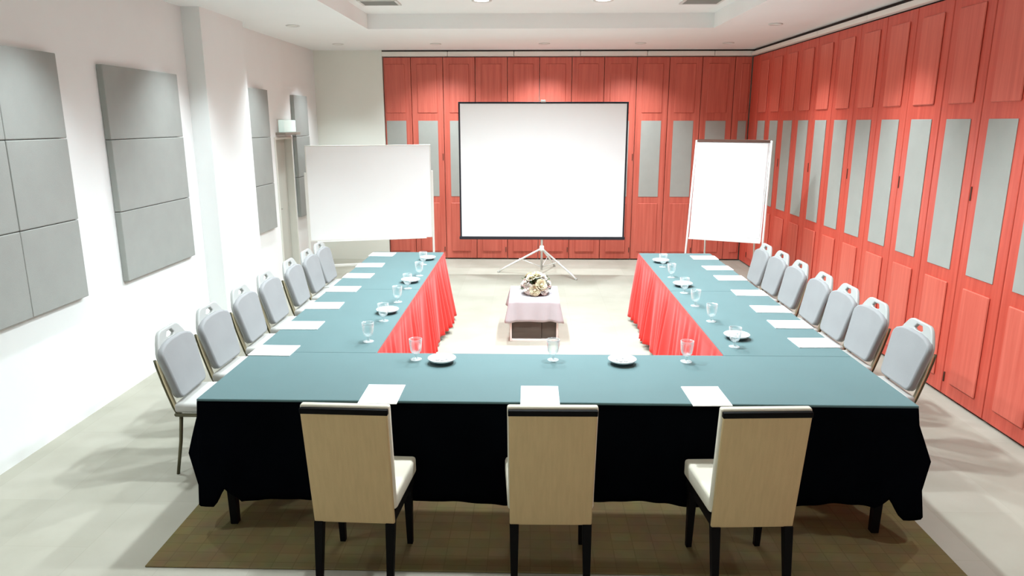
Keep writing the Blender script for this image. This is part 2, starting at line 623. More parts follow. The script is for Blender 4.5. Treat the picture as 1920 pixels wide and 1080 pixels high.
def downlight(x, y, z, power, size, blend, label, r=0.075, lens=None, tilt=0.0, tilt_y=0.0):
    t = thing('downlight', label, 'ceiling lamp', (x, y, z), 0, GL)
    MB().lathe([(r * 0.72, 0.01), (r * 0.72, -0.003), (r, -0.008), (r * 1.02, -0.002), (r * 1.0, 0.0)], 20).build('trim_ring', M_TRIM, t, True)
    MB().lathe([(0.0, -0.001), (r * 0.72, -0.001), (r * 0.72, 0.001), (0.0, 0.001)], 20).build('lens', lens or (M_LENS if r > 0.09 else M_REFLECTOR), t)
    if power:
        ld = bpy.data.lights.new('downlight_beam', 'SPOT')
        ld.energy = power
        ld.spot_size = math.radians(size)
        ld.spot_blend = blend
        ld.shadow_soft_size = r * 0.7
        ld.color = LAMP_COL
        lo = bpy.data.objects.new('downlight_beam', ld)
        link(lo, t)
        lo.location = (0, 0, -0.02)
        lo.rotation_euler = (math.radians(tilt_y), math.radians(tilt), 0)
    return t


for a, yy in enumerate((4.45, 6.0, 7.55)):
    for s, xx in (('left', -0.50), ('right', 0.72)):
        downlight(xx, yy, TRAY - 0.001, TRAY_W, 152, 0.75,
                  'bright round lamp in the raised ceiling tray, %s side, %s row from the camera' % (s, ('first', 'second', 'third')[a]), 0.10)
for s, xx in (('left', -2.64), ('right', 2.66)):
    for a, yy in enumerate((2.5, 4.4, 6.3, 8.2, 10.08)):
        downlight(xx, yy, CEIL - 0.001, RING_W * (0.3 if yy > 10 and s == 'right' else 1.25 if s == 'left' else 1.05), 92, 1.0,
                  'small recessed downlight in the lower ceiling along the %s wall, %s from the camera' % (s, ('first', 'second', 'third', 'fourth', 'fifth')[a]), tilt=4 if s == 'left' else -4)
for nm, xx in (('left of the screen', -1.30), ('above the screen', 0.18), ('right of the screen', 1.48)):
    downlight(xx, 10.08, CEIL - 0.001, RING_W * (2.3 if nm == 'above the screen' else 1.7), 112, 1.0, 'small recessed downlight before the red back wall, ' + nm, tilt_y=14)
for nm, xx in (('left', -1.30), ('middle', 0.18), ('right', 1.48)):  # added fill lamps out of view, brightening the chair backs and rug
    downlight(xx, 0.2, CEIL - 0.001, RING_W * 2.2, 110, 0.9, 'added fill lamp, unseen behind the camera over the near end of the room, %s one' % nm, tilt_y=-20)

# vents in the tray
for s, xx in (('left', -1.55), ('right', 1.72)):
    t = thing('ceiling_vent', 'grey slotted air vent in the ceiling tray, ' + s + ' one', 'vent', (xx, 7.62, TRAY), 0, 'air vents in the ceiling tray')
    mb = MB()
    mb.box(-0.20, 0.20, -0.16, -0.135, -0.014, 0)
    mb.box(-0.20, 0.20, 0.135, 0.16, -0.014, 0)
    mb.box(-0.20, -0.175, -0.135, 0.135, -0.014, 0)
    mb.box(0.175, 0.20, -0.135, 0.135, -0.014, 0)
    mb.build('vent_frame', M_TRIM, t)
    MB().box(-0.175, 0.175, -0.135, 0.135, -0.003, 0).build('backing', M_GAP, t)
    me = MB().box(-0.175, 0.175, -0.012, 0.012, -0.012, -0.004).mesh('slat', M_VENT)
    for q in range(7):
        o = bpy.data.objects.new('slat', me)
        link(o, t)
        o.location = (0, -0.117 + q * 0.039, 0)
        o.rotation_euler = (0.3, 0, 0)

# exit light over the door
t = thing('exit_light', 'pale green-white emergency light box on the wall above the door', 'exit light', (WL, 9.42, 1.955))
MB().box(0.0, 0.13, -0.30, 0.30, 0.0, 0.035, 0.004).build('bracket', M_EXITBODY, t)
MB().box(0.01, 0.085, -0.20, 0.26, 0.035, 0.19, 0.008).build('light_box', M_EXIT, t)
MB().box(0.0, 0.012, -0.22, 0.28, 0.03, 0.20, 0.002).build('back_plate', M_TRIM, t)


# ------------------------------------------------------------------ acoustic panels on the left wall
def acoustic(label, y0, y1, z0, z1, cols, rows, th=0.05):
    t = thing('acoustic_panel', label, 'wall panel', (WL, (y0 + y1) / 2, z0), 0, 'grey acoustic panels on the left wall')
    w = (y1 - y0) / cols
    hh = (z1 - z0) / rows
    me = MB().box(0, th, -w / 2 + 0.002, w / 2 - 0.002, 0.002, hh - 0.002, 0.006).mesh('fabric_tile', M_ACOUSTIC)
    for a in range(cols):
        for b in range(rows):
            o = bpy.data.objects.new('fabric_tile', me)
            link(o, t)
            o.location = (random.uniform(0, 0.004), -(y1 - y0) / 2 + w * (a + 0.5), hh * b)


acoustic('large grey acoustic panel of two columns of tiles, at the left picture edge', 3.72, 4.90, 0.885, 2.57, 2, 3)
acoustic('grey acoustic panel of three wide tiles stacked, just before the pilaster', 5.42, 6.57, 0.875, 2.54, 1, 3)
acoustic('narrow grey acoustic panel between the pilaster and the door', 8.14, 8.81, 0.82, 2.50, 1, 3)
acoustic('narrow grey acoustic panel in the far corner, partly behind the whiteboard', 9.77, 10.36, 0.82, 2.48, 1, 3)

# ------------------------------------------------------------------ rug
o = MB().box(-1.985, 1.985, -0.42, 0.42, 0, 0.009, 0.003, 1).build('rug', M_RUG, None, False, (0.115, 3.41, 0.0))
tag(o, 'dark olive brown rug with woven rectangles under the front table', 'rug')

# ------------------------------------------------------------------ tables, cloths and skirts
XL, XR, TF, TB, TH = -1.684, 1.9255, 3.316, 7.487, 0.745
AW = 0.75


def table(label, x0, x1, y0, y1, legx=0.09, legy=0.055):
    cx, cy = (x0 + x1) / 2, (y0 + y1) / 2
    t = thing('banquet_table', label, 'table', (cx, cy, 0), 0, 'cloth covered tables of the U shape')
    a, b = (x1 - x0) / 2 - 0.012, (y1 - y0) / 2 - 0.012
    MB().box(-a, a, -b, b, TH - 0.032, TH - 0.002, 0.003).build('tabletop', M_TABLEWOOD, t)
    me = MB().hexa([(-0.02, -0.02, 0.0), (0.02, -0.02, 0.0), (0.02, 0.02, 0.0), (-0.02, 0.02, 0.0),
                    (-0.03, -0.03, TH - 0.03), (0.03, -0.03, TH - 0.03), (0.03, 0.03, TH - 0.03), (-0.03, 0.03, TH - 0.03)], 0.003, 1).mesh('leg', M_BLACK)
    for sx in (-1, 1):
        for sy in (-1, 1):
            o = bpy.data.objects.new('leg', me)
            link(o, t)
            o.location = (sx * (a - legx), sy * (b - legy), 0.0)
    return t


SEAM = 5.74
tf = table('wide table at the front end of the U, nearest the camera, under teal cloth', XL, XR, TF, TF + AW)
for ch in tf.children:
    if ch.name.startswith('leg'):
        ch.location.z = 0.009
        ch.scale.z = (TH - 0.009 - 0.03) / (TH - 0.03)
table('left arm table of the U joined to the front table', XL, XL + AW, TF + AW + 0.004, SEAM)
table('left arm table of the U at the far end by the whiteboard', XL, XL + AW, SEAM + 0.004, TB)
table('right arm table of the U joined to the front table', XR - AW, XR, TF + AW + 0.004, SEAM)
table('right arm table of the U at the far end by the flip chart', XR - AW, XR, SEAM + 0.004, TB)


def cloth(label, x0, x1, y0, y1, drops, seed):
    """teal cloth lying on a table top; drops = (left, right, front, back) overhang"""
    rnd = random.Random(seed)
    cx, cy = (x0 + x1) / 2, (y0 + y1) / 2
    a, b = (x1 - x0) / 2, (y1 - y0) / 2
    mb = MB()
    mb.box(-a, a, -b, b, -0.002, 0.003, 0.0012, 1)
    L, R, Fr, Bk = drops
    if L:
        mb.box(-a - 0.004, -a + 0.0005, -b, b, -L, 0.0025, 0.001, 1)
    if R:
        mb.box(a - 0.0005, a + 0.004, -b, b, -R, 0.0025, 0.001, 1)
    if Fr:
        mb.box(-a - 0.004, a + 0.004, -b - 0.004, -b + 0.0005, -Fr, 0.0025, 0.001, 1)
    if Bk:
        mb.box(-a, a, b - 0.0005, b + 0.004, -Bk, 0.0025, 0.001, 1)
    o = mb.build('tablecloth', M_TEAL, None, False, (cx, cy, TH))
    return tag(o, label, 'tablecloth', 'teal cloths over the U-shaped tables')


front_cloth = thing('tablecloth', 'long cloth on the front table, teal on top, the shade on its front drop painted near-black', 'tablecloth',
                    ((XL + XR) / 2, TF + AW / 2, 0), 0, 'teal cloths over the U-shaped tables')
o = cloth('', XL, XR, TF, TF + AW, (0.012, 0.012, 0.014, 0.02), 1)
for key in ('label', 'category', 'group'):
    if key in o:
        del o[key]
o.name = 'cloth_top'
o.parent = front_cloth
o.location = (0, 0, TH)
cloth('teal cloth on the near half of the left table arm', XL, XL + AW, TF + AW + 0.006, SEAM, (0.22, 0.02, 0, 0), 2)
cloth('teal cloth on the far half of the left table arm', XL, XL + AW, SEAM + 0.005, TB, (0.22, 0.02, 0, 0.02), 3)
cloth('teal cloth on the near half of the right table arm', XR - AW, XR, TF + AW + 0.006, SEAM, (0.02, 0.22, 0, 0), 4)
cloth('teal cloth on the far half of the right table arm', XR - AW, XR, SEAM + 0.005, TB, (0.02, 0.22, 0, 0.02), 5)


def drape(name, label, path, hem, ztop, m, wave, flare, step=0.012, rows=12, th=0.003, cat='table skirt', group=None, pleat=0.09, seed=1, lean=None):
    """hanging cloth along a polyline path; normal to the right of travel points outwards"""
    rnd = random.Random(seed)
    pts = [Vector((p[0], p[1])) for p in path]
    seglen = [(pts[i + 1] - pts[i]).length for i in range(len(pts) - 1)]
    total = sum(seglen)
    n = int(total / step)
    # random phase warp so that folds are uneven
    ph = [rnd.uniform(0, 2 * PI) for _ in range(6)]
    base = Vector((path[len(path) // 2][0], path[len(path) // 2][1], 0))
    rows_pts = []
    for i in range(n + 1):
        s = total * i / n
        q, rem = 0, s
        while q < len(seglen) - 1 and rem > seglen[q]:
            rem -= seglen[q]
            q += 1
        d = (pts[q + 1] - pts[q]).normalized()
        p = pts[q] + d * rem
        nrm = Vector((d.y, -d.x))
        # soften the corner normals
        cs = 0
        for c in range(len(seglen) - 1):
            cs += seglen[c]
            dist = s - cs
            if abs(dist) < 0.07:
                d2 = (pts[c + 2] - pts[c + 1]).normalized()
                d1 = (pts[c + 1] - pts[c]).normalized()
                w = (dist + 0.07) / 0.14
                dm = (d1 * (1 - w) + d2 * w).normalized()
                nrm = Vector((dm.y, -dm.x))
        zh = hem(s, p) if callable(hem) else hem
        fl = flare(s, p) if callable(flare) else flare
        phase = 2 * PI * s / pleat + 1.3 * math.sin(2 * PI * s / 0.61 + ph[0]) + 0.9 * math.sin(2 * PI * s / 0.37 + ph[1])
        amp = 0.65 + 0.35 * math.sin(2 * PI * s / 0.83 + ph[2])
        row = []
        for r in range(rows + 1):
            tt = r / rows
            grow = tt ** 0.8
            off = 0.006 + fl * tt + wave * amp * grow * (1 + math.sin(phase + 0.5 * math.sin(3 * tt + ph[3]))) * 0.5
            row.append((p.x + nrm.x * off - base.x, p.y + nrm.y * off - base.y, ztop + (zh - ztop) * tt))
        rows_pts.append(row)
    mb = MB()
    mb.grid(rows_pts)
    o = mb.build(name, m, None, True, base)
    md = o.modifiers.new('cloth_thickness', 'SOLIDIFY')
    md.thickness = th
    md.offset = 1
    return tag(o, label, cat, group)


def drop_hem(s, p):
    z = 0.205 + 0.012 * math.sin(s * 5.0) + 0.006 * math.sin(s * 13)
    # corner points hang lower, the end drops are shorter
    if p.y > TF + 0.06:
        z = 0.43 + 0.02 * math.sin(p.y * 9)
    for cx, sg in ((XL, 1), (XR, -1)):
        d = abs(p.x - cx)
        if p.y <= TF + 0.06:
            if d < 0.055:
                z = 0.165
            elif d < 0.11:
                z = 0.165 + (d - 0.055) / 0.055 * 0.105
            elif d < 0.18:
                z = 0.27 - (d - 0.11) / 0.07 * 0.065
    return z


def drop_flare(s, p):
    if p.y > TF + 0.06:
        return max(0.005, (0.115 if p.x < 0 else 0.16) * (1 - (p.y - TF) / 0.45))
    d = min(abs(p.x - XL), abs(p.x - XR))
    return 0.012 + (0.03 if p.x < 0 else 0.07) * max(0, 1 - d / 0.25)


o = drape('hanging_drop', 'hanging drop of the teal cloth, its shade painted near-black',
      [(XL, TF + AW - 0.02), (XL, TF), (XR, TF), (XR, TF + AW - 0.02)], drop_hem, TH - 0.008, M_TEAL_SHADED, 0.014, drop_flare, 0.015, 12, pleat=0.16, seed=3)
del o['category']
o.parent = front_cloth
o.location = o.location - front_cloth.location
drape('table_skirt', 'pleated bright red skirt hanging on the inner side of the left table arm',
      [(XL + AW, TF + AW + 0.02), (XL + AW, TB)], lambda s, p: 0.055 + 0.02 * math.sin(s * 7.3) * math.sin(s * 2.9), TH + 0.0, M_RED, 0.075, lambda s, p: 0.01 + 0.10 * max(0, (p.y - 6.2) / 1.29), 0.010, 12, pleat=0.15, seed=5, group='pleated red table skirts')
drape('table_skirt', 'pleated bright red skirt hanging on the inner side of the right table arm',
      [(XR - AW, TF + AW + 0.02), (XR - AW, TB)][::-1], lambda s, p: 0.05 + 0.012 * math.sin(s * 7.3), TH + 0.0, M_RED, 0.07, 0.03, 0.010, 12, pleat=0.15, seed=9, group='pleated red table skirts')

# ------------------------------------------------------------------ things on the tables
TOP = TH + 0.0032


def notepad(x, y, rz, label):
    o = notepad.proto
    if o is None:
        t = thing('notepad', label, 'notepad', (x, y, TOP), rz, 'white notepads on the U-shaped tables')
        MB().box(-0.098, 0.098, -0.128, 0.128, 0, 0.005, 0.0008, 1).build('paper_block', M_PAPER, t)
        MB().box(-0.098, 0.098, 0.113, 0.128, 0.005, 0.0056).build('binding_strip', M_PAPER, t)
        notepad.proto = t
        return t
    return dup(o, (x, y, TOP), rz, label)


notepad.proto = None
for i, (x, y, r) in enumerate(((-0.757, 3.395, 0.0), (0.055, 3.395, 0.0), (0.905, 3.41, 0.03))):
    notepad(x, y, r, 'white notepad on the front table before the %s upholstered chair' % ('left', 'middle', 'right')[i])
for i, y in enumerate((4.09, 4.64, 5.18, 5.73, 6.26, 6.75, 7.33)):
    notepad(-1.565, y, -PI / 2 + random.uniform(-0.04, 0.04), 'white notepad at the outer edge of the left table arm, %s from the camera' % ORD[i])
for i, y in enumerate((4.33, 4.75, 5.16, 5.68, 6.25, 6.70, 7.23)):
    notepad(1.805, y, PI / 2 + random.uniform(-0.04, 0.04), 'white notepad at the outer edge of the right table arm, %s from the camera' % ORD[i])


def goblet(x, y, label):
    if goblet.proto is None:
        t = thing('water_glass', label, 'glass', (x, y, TOP), 0, 'stemmed water glasses')
        bowl = [(0.0, 0.036), (0.012, 0.037), (0.024, 0.043), (0.031, 0.055), (0.035, 0.075), (0.0375, 0.10), (0.039, 0.128),
                (0.0365, 0.128), (0.035, 0.10), (0.0325, 0.075), (0.0285, 0.058), (0.021, 0.048), (0.0, 0.044)]
        MB().lathe(bowl, 24).build('bowl', M_GLASS, t, True)
        MB().lathe([(0.0, 0.0), (0.033, 0.0), (0.034, 0.003), (0.02, 0.007), (0.008, 0.012), (0.0065, 0.024), (0.011, 0.036), (0.0, 0.037)], 24).build('foot', M_GLASS, t, True)
        goblet.proto = t
        return t
    return dup(goblet.proto, (x, y, TOP), random.uniform(0, 6), label)


goblet.proto = None
for i, (x, y) in enumerate(((-0.67, 3.95), (0.14, 3.96), (0.92, 3.95))):
    goblet(x, y, 'stemmed water glass on the front table, %s one' % ('left', 'middle', 'right')[i])
for i, (x, y) in enumerate(((-1.03, 4.29), (-1.03, 4.77), (-1.03, 5.31), (-1.03, 5.77), (-1.01, 6.28), (-1.05, 6.80))):
    goblet(x, y, 'stemmed water glass along the inner edge of the left arm, %s from the camera' % (ORD[:5] + ['farthest'])[i])
for i, (x, y) in enumerate(((1.28, 4.24), (1.28, 4.82), (1.265, 5.25), (1.27, 5.67), (1.28, 6.27), (1.29, 6.74))):
    goblet(x, y, 'stemmed water glass along the inner edge of the right arm, %s from the camera' % (ORD[:5] + ['farthest'])[i])


def dish(x, y, label):
    if dish.proto is None:
        t = thing('sweet_dish', label, 'dish', (x, y, TOP), 0, 'shallow white dishes')
        MB().lathe([(0.0, 0.0), (0.058, 0.0), (0.066, 0.004), (0.060, 0.013), (0.0, 0.013)], 24).build('base', M_DISHSHADE, t, True)
        MB().lathe([(0.0, 0.012), (0.055, 0.012), (0.075, 0.020), (0.083, 0.030), (0.081, 0.032), (0.07, 0.027), (0.05, 0.022), (0.0, 0.021)], 28).build('bowl', M_CHINA, t, True)
        for q in range(5):
            a = q * 2 * PI / 5
            MB().lathe([(0.0, 0.0), (0.012, 0.002), (0.016, 0.008), (0.011, 0.014), (0.0, 0.016)], 10, (0.028 * math.cos(a), 0.028 * math.sin(a), 0.021)).build('wrapped_sweet', M_PAPER, t, True)
        dish.proto = t
        return t
    return dup(dish.proto, (x, y, TOP), random.uniform(0, 6), label)


dish.proto = None
dish(-0.51, 3.90, 'shallow white dish on the front table beside the left glass')
dish(0.54, 3.91, 'shallow white dish on the front table between the middle and right glasses')
for i, y in enumerate((4.99, 6.01, 7.06)):
    dish(-1.045, y, 'shallow white dish on the left table arm, %s from the camera' % ('nearest', 'middle one', 'farthest')[i])
for i, (x, y) in enumerate(((1.345, 4.42), (1.31, 5.92), (1.31, 6.97))):
    dish(x, y, 'shallow white dish on the right table arm, %s from the camera' % ('nearest', 'middle one', 'farthest')[i])


# ------------------------------------------------------------------ grey banquet chairs along the arms
def arc(cx, cy, r, a0, a1, n):
    return [(cx + r * math.cos(math.radians(a0 + (a1 - a0) * i / n)), cy + r * math.sin(math.radians(a0 + (a1 - a0) * i / n))) for i in range(n + 1)]


def banquet_chair(label):
    """faces +X; origin on the floor below the seat"""
    t = thing('banquet_chair', label, 'chair', (0, 0, 0), 0, 'pale grey banquet chairs along the table arms')
    # back shell: crown outline with a hand hole
    half = [(0.10, 0.0)] + arc(0.13, 0.045, 0.045, -90, 0, 5) + [(0.193, 0.20), (0.204, 0.268), (0.202, 0.288), (0.194, 0.312), (0.162, 0.362), (0.132, 0.400), (0.112, 0.414), (0.088, 0.421)]
    outline = half + [(-x, y) for (x, y) in half[::-1]]
    hole = [(-0.05, 0.372), (-0.03, 0.396), (0.03, 0.396), (0.05, 0.372), (0.03, 0.36), (-0.03, 0.36)]
    sm = slab_mesh('back_shell', [outline, hole], 0.026, 0.008, M_SHELL)
    pad_half = [(0.09, 0.0)] + arc(0.14, 0.045, 0.045, -90, 0, 5) + [(0.203, 0.20), (0.213, 0.270), (0.210, 0.300), (0.188, 0.326), (0.135, 0.346), (0.06, 0.357)]
    pad_out = pad_half + [(-x, y) for (x, y) in pad_half[::-1]]
    pm = slab_mesh('back_pad', [pad_out], 0.04, 0.014, M_GREYFAB)
    # slab local X -> chair Y, slab local Y -> up (tilted back), slab Z -> forward
    tilt = math.radians(14)
    ex = Vector((0, 1, 0))
    ey = Vector((-math.sin(tilt), 0, math.cos(tilt)))
    ez = ex.cross(ey)
    M = Matrix(((ex.x, ey.x, ez.x, -0.185), (ex.y, ey.y, ez.y, 0), (ex.z, ey.z, ez.z, 0.485), (0, 0, 0, 1)))
    sm.transform(M)
    pm.transform(Matrix.Translation(ez * 0.022) @ M)
    o = bpy.data.objects.new('back_shell', sm)
    link(o, t)
    o = bpy.data.objects.new('back_pad', pm)
    link(o, t)
    # seat
    mb = MB()
    mb.hexa([(-0.20, -0.195, 0.405), (0.215, -0.215, 0.405), (0.215, 0.215, 0.405), (-0.20, 0.195, 0.405),
             (-0.20, -0.195, 0.468), (0.215, -0.215, 0.468), (0.215, 0.215, 0.468), (-0.20, 0.195, 0.468)], 0.022, 3)
    s = mb.build('seat', M_GREYFAB_LIT, t, True)
    mb = MB()
    mb.tube([(-0.19, -0.19, 0.395), (0.205, -0.205, 0.395), (0.205, 0.205, 0.395), (-0.19, 0.19, 0.395), (-0.19, -0.19, 0.395)], 0.012, 8)
    mb.build('seat_frame', M_DARKFRAME, t, True)
    for sy in (-1, 1):
        y = 0.178 * sy
        # back post, then leg raked backwards
        pts = [(-0.165, y, 0.385), (-0.19, y, 0.44), (-0.215, y, 0.52), (-0.235, y * 1.03, 0.60), (-0.258, y * 1.05, 0.70), (-0.266, y * 1.05, 0.74)]
        mb = MB()
        mb.tube(pts, 0.011, 8)
        po = mb.build('back_post', M_GOLD, t, True)
        MB().tube([(p[0] - 0.018, p[1] * 0.99, p[2]) for p in pts], 0.008, 8).build('dark_spine', M_DARKFRAME, po, True)
        MB().tube([(-0.165, y, 0.39), (-0.185, y, 0.22), (-0.225, y, 0.0)], 0.012, 8, 0.010).build('leg', M_DARKFRAME, t, True)
        MB().tube([(0.195, y * 1.05, 0.39), (0.20, y * 1.05, 0.2), (0.205, y * 1.05, 0.0)], 0.012, 8, 0.010).build('leg', M_DARKFRAME, t, True)
    return t


CH = None
LEFT = [4.11, 4.62, 5.19, 5.71, 6.28, 6.78, 7.22]
RIGHT = [4.33, 4.88, 5.34, 5.79, 6.30, 6.78, 7.22]
for i, y in enumerate(LEFT):
    lb = 'pale grey banquet chair in the left row, %s from the camera' % ORD[i]
    jig = random.uniform(-0.03, 0.03)
    if CH is None:
        CH = banquet_chair(lb)
        CH.location = (-1.945, y, 0)
        CH.rotation_euler = (0, 0, jig)
    else:
        dup(CH, (-1.935 + random.uniform(-0.01, 0.01), y, 0), jig, lb)
for i, y in enumerate(RIGHT):
    lb = 'pale grey banquet chair in the right row before the red panels, %s from the camera' % ORD[i]
    dup(CH, (2.185 - 0.004 * i + random.uniform(-0.008, 0.008), y, 0), PI + random.uniform(-0.03, 0.03), lb)


# ------------------------------------------------------------------ upholstered chairs at the front table
def front_chair(label):
    """faces +Y; origin on the floor under the back"""
    t = thing('upholstered_chair', label, 'chair', (0, 0, 0), 0, 'tan upholstered chairs at the front table')

    def bw(z):
        return 0.192 + (z - 0.33) * 0.004 / 0.59

    def by(z):
        return 0.05 - (z - 0.33) * 0.075 / 0.59

    def slab(z0, z1, d0, d1, inset, bev):
        p = []
        for z in (z0, z1):
            w, y = bw(z) - inset, by(z)
            p += [(-w, y + d0, z), (w, y + d0, z), (w, y + d1, z), (-w, y + d1, z)]
        return MB().hexa(p, bev, 3)

    slab(0.325, 0.893, 0.0, 0.022, 0.006, 0.008).build('back_panel', M_TAN, t, True)
    slab(0.40, 0.922, 0.020, 0.058, 0.0, 0.010).build('back_cushion', M_CREAM, t, True)
    slab(0.885, 0.912, -0.001, 0.026, 0.004, 0.004).build('top_band', M_BLACK, t, True)
    for o in t.children:
        smooth_by_angle(o.data, 50)
    # seat
    mb = MB()
    mb.hexa([(-0.195, 0.07, 0.385), (0.195, 0.07, 0.385), (0.215, 0.44, 0.385), (-0.215, 0.44, 0.385),
             (-0.195, 0.07, 0.47), (0.195, 0.07, 0.47), (0.215, 0.44, 0.475), (-0.215, 0.44, 0.475)], 0.018, 3)
    s = mb.build('seat', M_CREAM, t, True)
    smooth_by_angle(s.data, 50)
    MB().hexa([(-0.185, 0.055, 0.325), (0.185, 0.055, 0.325), (0.20, 0.43, 0.325), (-0.20, 0.43, 0.325),
               (-0.185, 0.055, 0.385), (0.185, 0.055, 0.385), (0.20, 0.43, 0.385), (-0.20, 0.43, 0.385)], 0.004, 1).build('apron', M_BLACK, t)
    for sx in (-1, 1):
        x = 0.165 * sx
        a, b = 0.014, 0.021
        z0 = 0.0
        MB().hexa([(x - a, 0.005 - a, z0), (x + a, 0.005 - a, z0), (x + a, 0.005 + a, z0), (x - a, 0.005 + a, z0),
                   (x - b, 0.065 - b, 0.33), (x + b, 0.065 - b, 0.33), (x + b, 0.065 + b, 0.33), (x - b, 0.065 + b, 0.33)], 0.002, 1).build('leg', M_BLACK, t)
        x = 0.175 * sx
        MB().hexa([(x - a, 0.41 - a, z0), (x + a, 0.41 - a, z0), (x + a, 0.41 + a, z0), (x - a, 0.41 + a, z0),
                   (x - b, 0.40 - b, 0.33), (x + b, 0.40 - b, 0.33), (x + b, 0.40 + b, 0.33), (x - b, 0.40 + b, 0.33)], 0.002, 1).build('leg', M_BLACK, t)
    return t


FC = front_chair('tan upholstered chair with black legs, left one at the front table')
FC.location = (-0.795, 2.815, 0.009)
FC.rotation_euler = (0, 0, -0.035)
dup(FC, (0.102, 2.82, 0.009), 0.015, 'tan upholstered chair with black legs, middle one at the front table')
dup(FC, (1.012, 2.825, 0.009), 0.05, 'tan upholstered chair with black legs, right one at the front table')

# ------------------------------------------------------------------ projection screen on a tripod
SX, SY = 0.168, 9.87
t = thing('projection_screen', 'large white tripod projection screen with black border before the red wall', 'screen', (SX, SY, 0))
hw_, z0, z1 = 1.155, 0.525, 2.375
MB().box(-hw_ + 0.022, hw_ - 0.022, -0.003, 0.0, z0 + 0.02, z1 - 0.01).build('screen_fabric', M_SCREEN, t)
MB().box(-hw_, -hw_ + 0.024, -0.004, 0.001, z0 + 0.01, z1).build('side_border', M_SCREENB, t)
MB().box(hw_ - 0.024, hw_, -0.004, 0.001, z0 + 0.01, z1).build('side_border', M_SCREENB, t)
MB().box(-hw_ - 0.01, hw_ + 0.01, -0.016, 0.014, z0 - 0.022, z0 + 0.02, 0.006).build('bottom_case', M_SCREENB, t)
MB().box(-hw_, hw_, -0.012, 0.010, z1 - 0.012, z1 + 0.012, 0.004).build('top_bar', M_SCREENB, t)
MB().box(-0.035, 0.035, -0.018, 0.03, z1 + 0.006, z1 + 0.035, 0.005).build('top_hook', M_SILVER, t)
MB().tube([(0, 0.035, 0.06), (0, 0.035, z1 + 0.02)], 0.016, 10).build('pole', M_SILVER, t, True)
MB().lathe([(0, 0), (0.032, 0), (0.034, 0.02), (0.032, 0.07), (0.022, 0.08), (0.0, 0.08)], 14, (0, 0.035, 0.33)).build('hub', M_ALU, t, True)
for fx, fy in ((-0.62, 0.12), (0.47, -0.36), (0.20, 0.58)):
    leg = MB().tube([(0, 0.035, 0.37), (fx * 0.85, 0.035 + (fy - 0.035) * 0.85, 0.075), (fx, fy, 0.012)], 0.014, 8).build('leg', M_SILVER, t, True)
    MB().lathe([(0, 0), (0.018, 0), (0.02, 0.012), (0.014, 0.026), (0, 0.026)], 10, (fx, fy, 0)).build('rubber_foot', M_VENT, leg, True)
    MB().tube([(0, 0.035, 0.10), (fx * 0.52, 0.035 + (fy - 0.035) * 0.52, 0.215)], 0.007, 8).build('brace', M_SILVER, t, True)

# ------------------------------------------------------------------ whiteboard on a stand (left)
a = math.atan2(0.46, 1.63)
t = thing('whiteboard', 'wide white whiteboard on a metal stand in the left far corner', 'whiteboard', (-2.236, 9.87, 0), a)
hw_ = 0.845
MB().box(-hw_, hw_, -0.008, 0.008, 0.515, 1.80, 0.002, 1).build('board', M_BOARD, t)
mb = MB()
mb.box(-hw_ - 0.006, hw_ + 0.006, -0.011, 0.011, 0.497, 0.517, 0.002, 1)
mb.box(-hw_ - 0.006, hw_ + 0.006, -0.011, 0.011, 1.798, 1.812, 0.002, 1)
mb.box(-hw_ - 0.008, -hw_ + 0.004, -0.011, 0.011, 0.50, 1.81, 0.002, 1)
mb.box(hw_ - 0.004, hw_ + 0.008, -0.011, 0.011, 0.50, 1.81, 0.002, 1)
mb.build('frame', M_ALU, t)
MB().box(-hw_ * 0.9, hw_ * 0.9, -0.06, -0.010, 0.490, 0.499, 0.002, 1).build('pen_tray', M_ALU, t)
for s in (-1, 1):
    MB().box(s * (hw_ + 0.022) - 0.015, s * (hw_ + 0.022) + 0.015, -0.014, 0.016, 0.07, 1.45, 0.004).build('post', M_ALU, t)
    f = MB().box(s * (hw_ + 0.022) - 0.018, s * (hw_ + 0.022) + 0.018, -0.27, 0.27, 0.055, 0.09, 0.006).build('foot', M_ALU, t)
    for q in (-1, 1):
        mb = MB()
        mb.tube([(s * (hw_ + 0.022) - 0.011, q * 0.245, 0.028), (s * (hw_ + 0.022) + 0.011, q * 0.245, 0.028)], 0.028, 14)
        mb.box(s * (hw_ + 0.022) - 0.006, s * (hw_ + 0.022) + 0.006, q * 0.245 - 0.006, q * 0.245 + 0.006, 0.03, 0.06)
        mb.build('caster', M_GAP, f)
MB().box(-hw_ - 0.01, hw_ + 0.01, -0.014, 0.014, 0.125, 0.16, 0.004).build('stretcher', M_ALU, t)

# ------------------------------------------------------------------ flip chart easel (right)
FA = math.atan2(-0.34, 0.78)
t = thing('flip_chart', 'white flip chart board on an aluminium easel by the right red wall', 'flip chart', (2.245, 8.12, 0), FA)
tilt = math.radians(9)


def fp(x, h, off=0.0):
    # point on the tilted board plane at height h; off = towards the viewer
    return (x, (h - 0.8) * math.tan(tilt) - off, h)


def fslab(x0, x1, h0, h1, off0, off1):
    return MB().hexa([fp(x0, h0, off1), fp(x1, h0, off1), fp(x1, h0, off0), fp(x0, h0, off0),
                      fp(x0, h1, off1), fp(x1, h1, off1), fp(x1, h1, off0), fp(x0, h1, off0)], 0.002, 1)


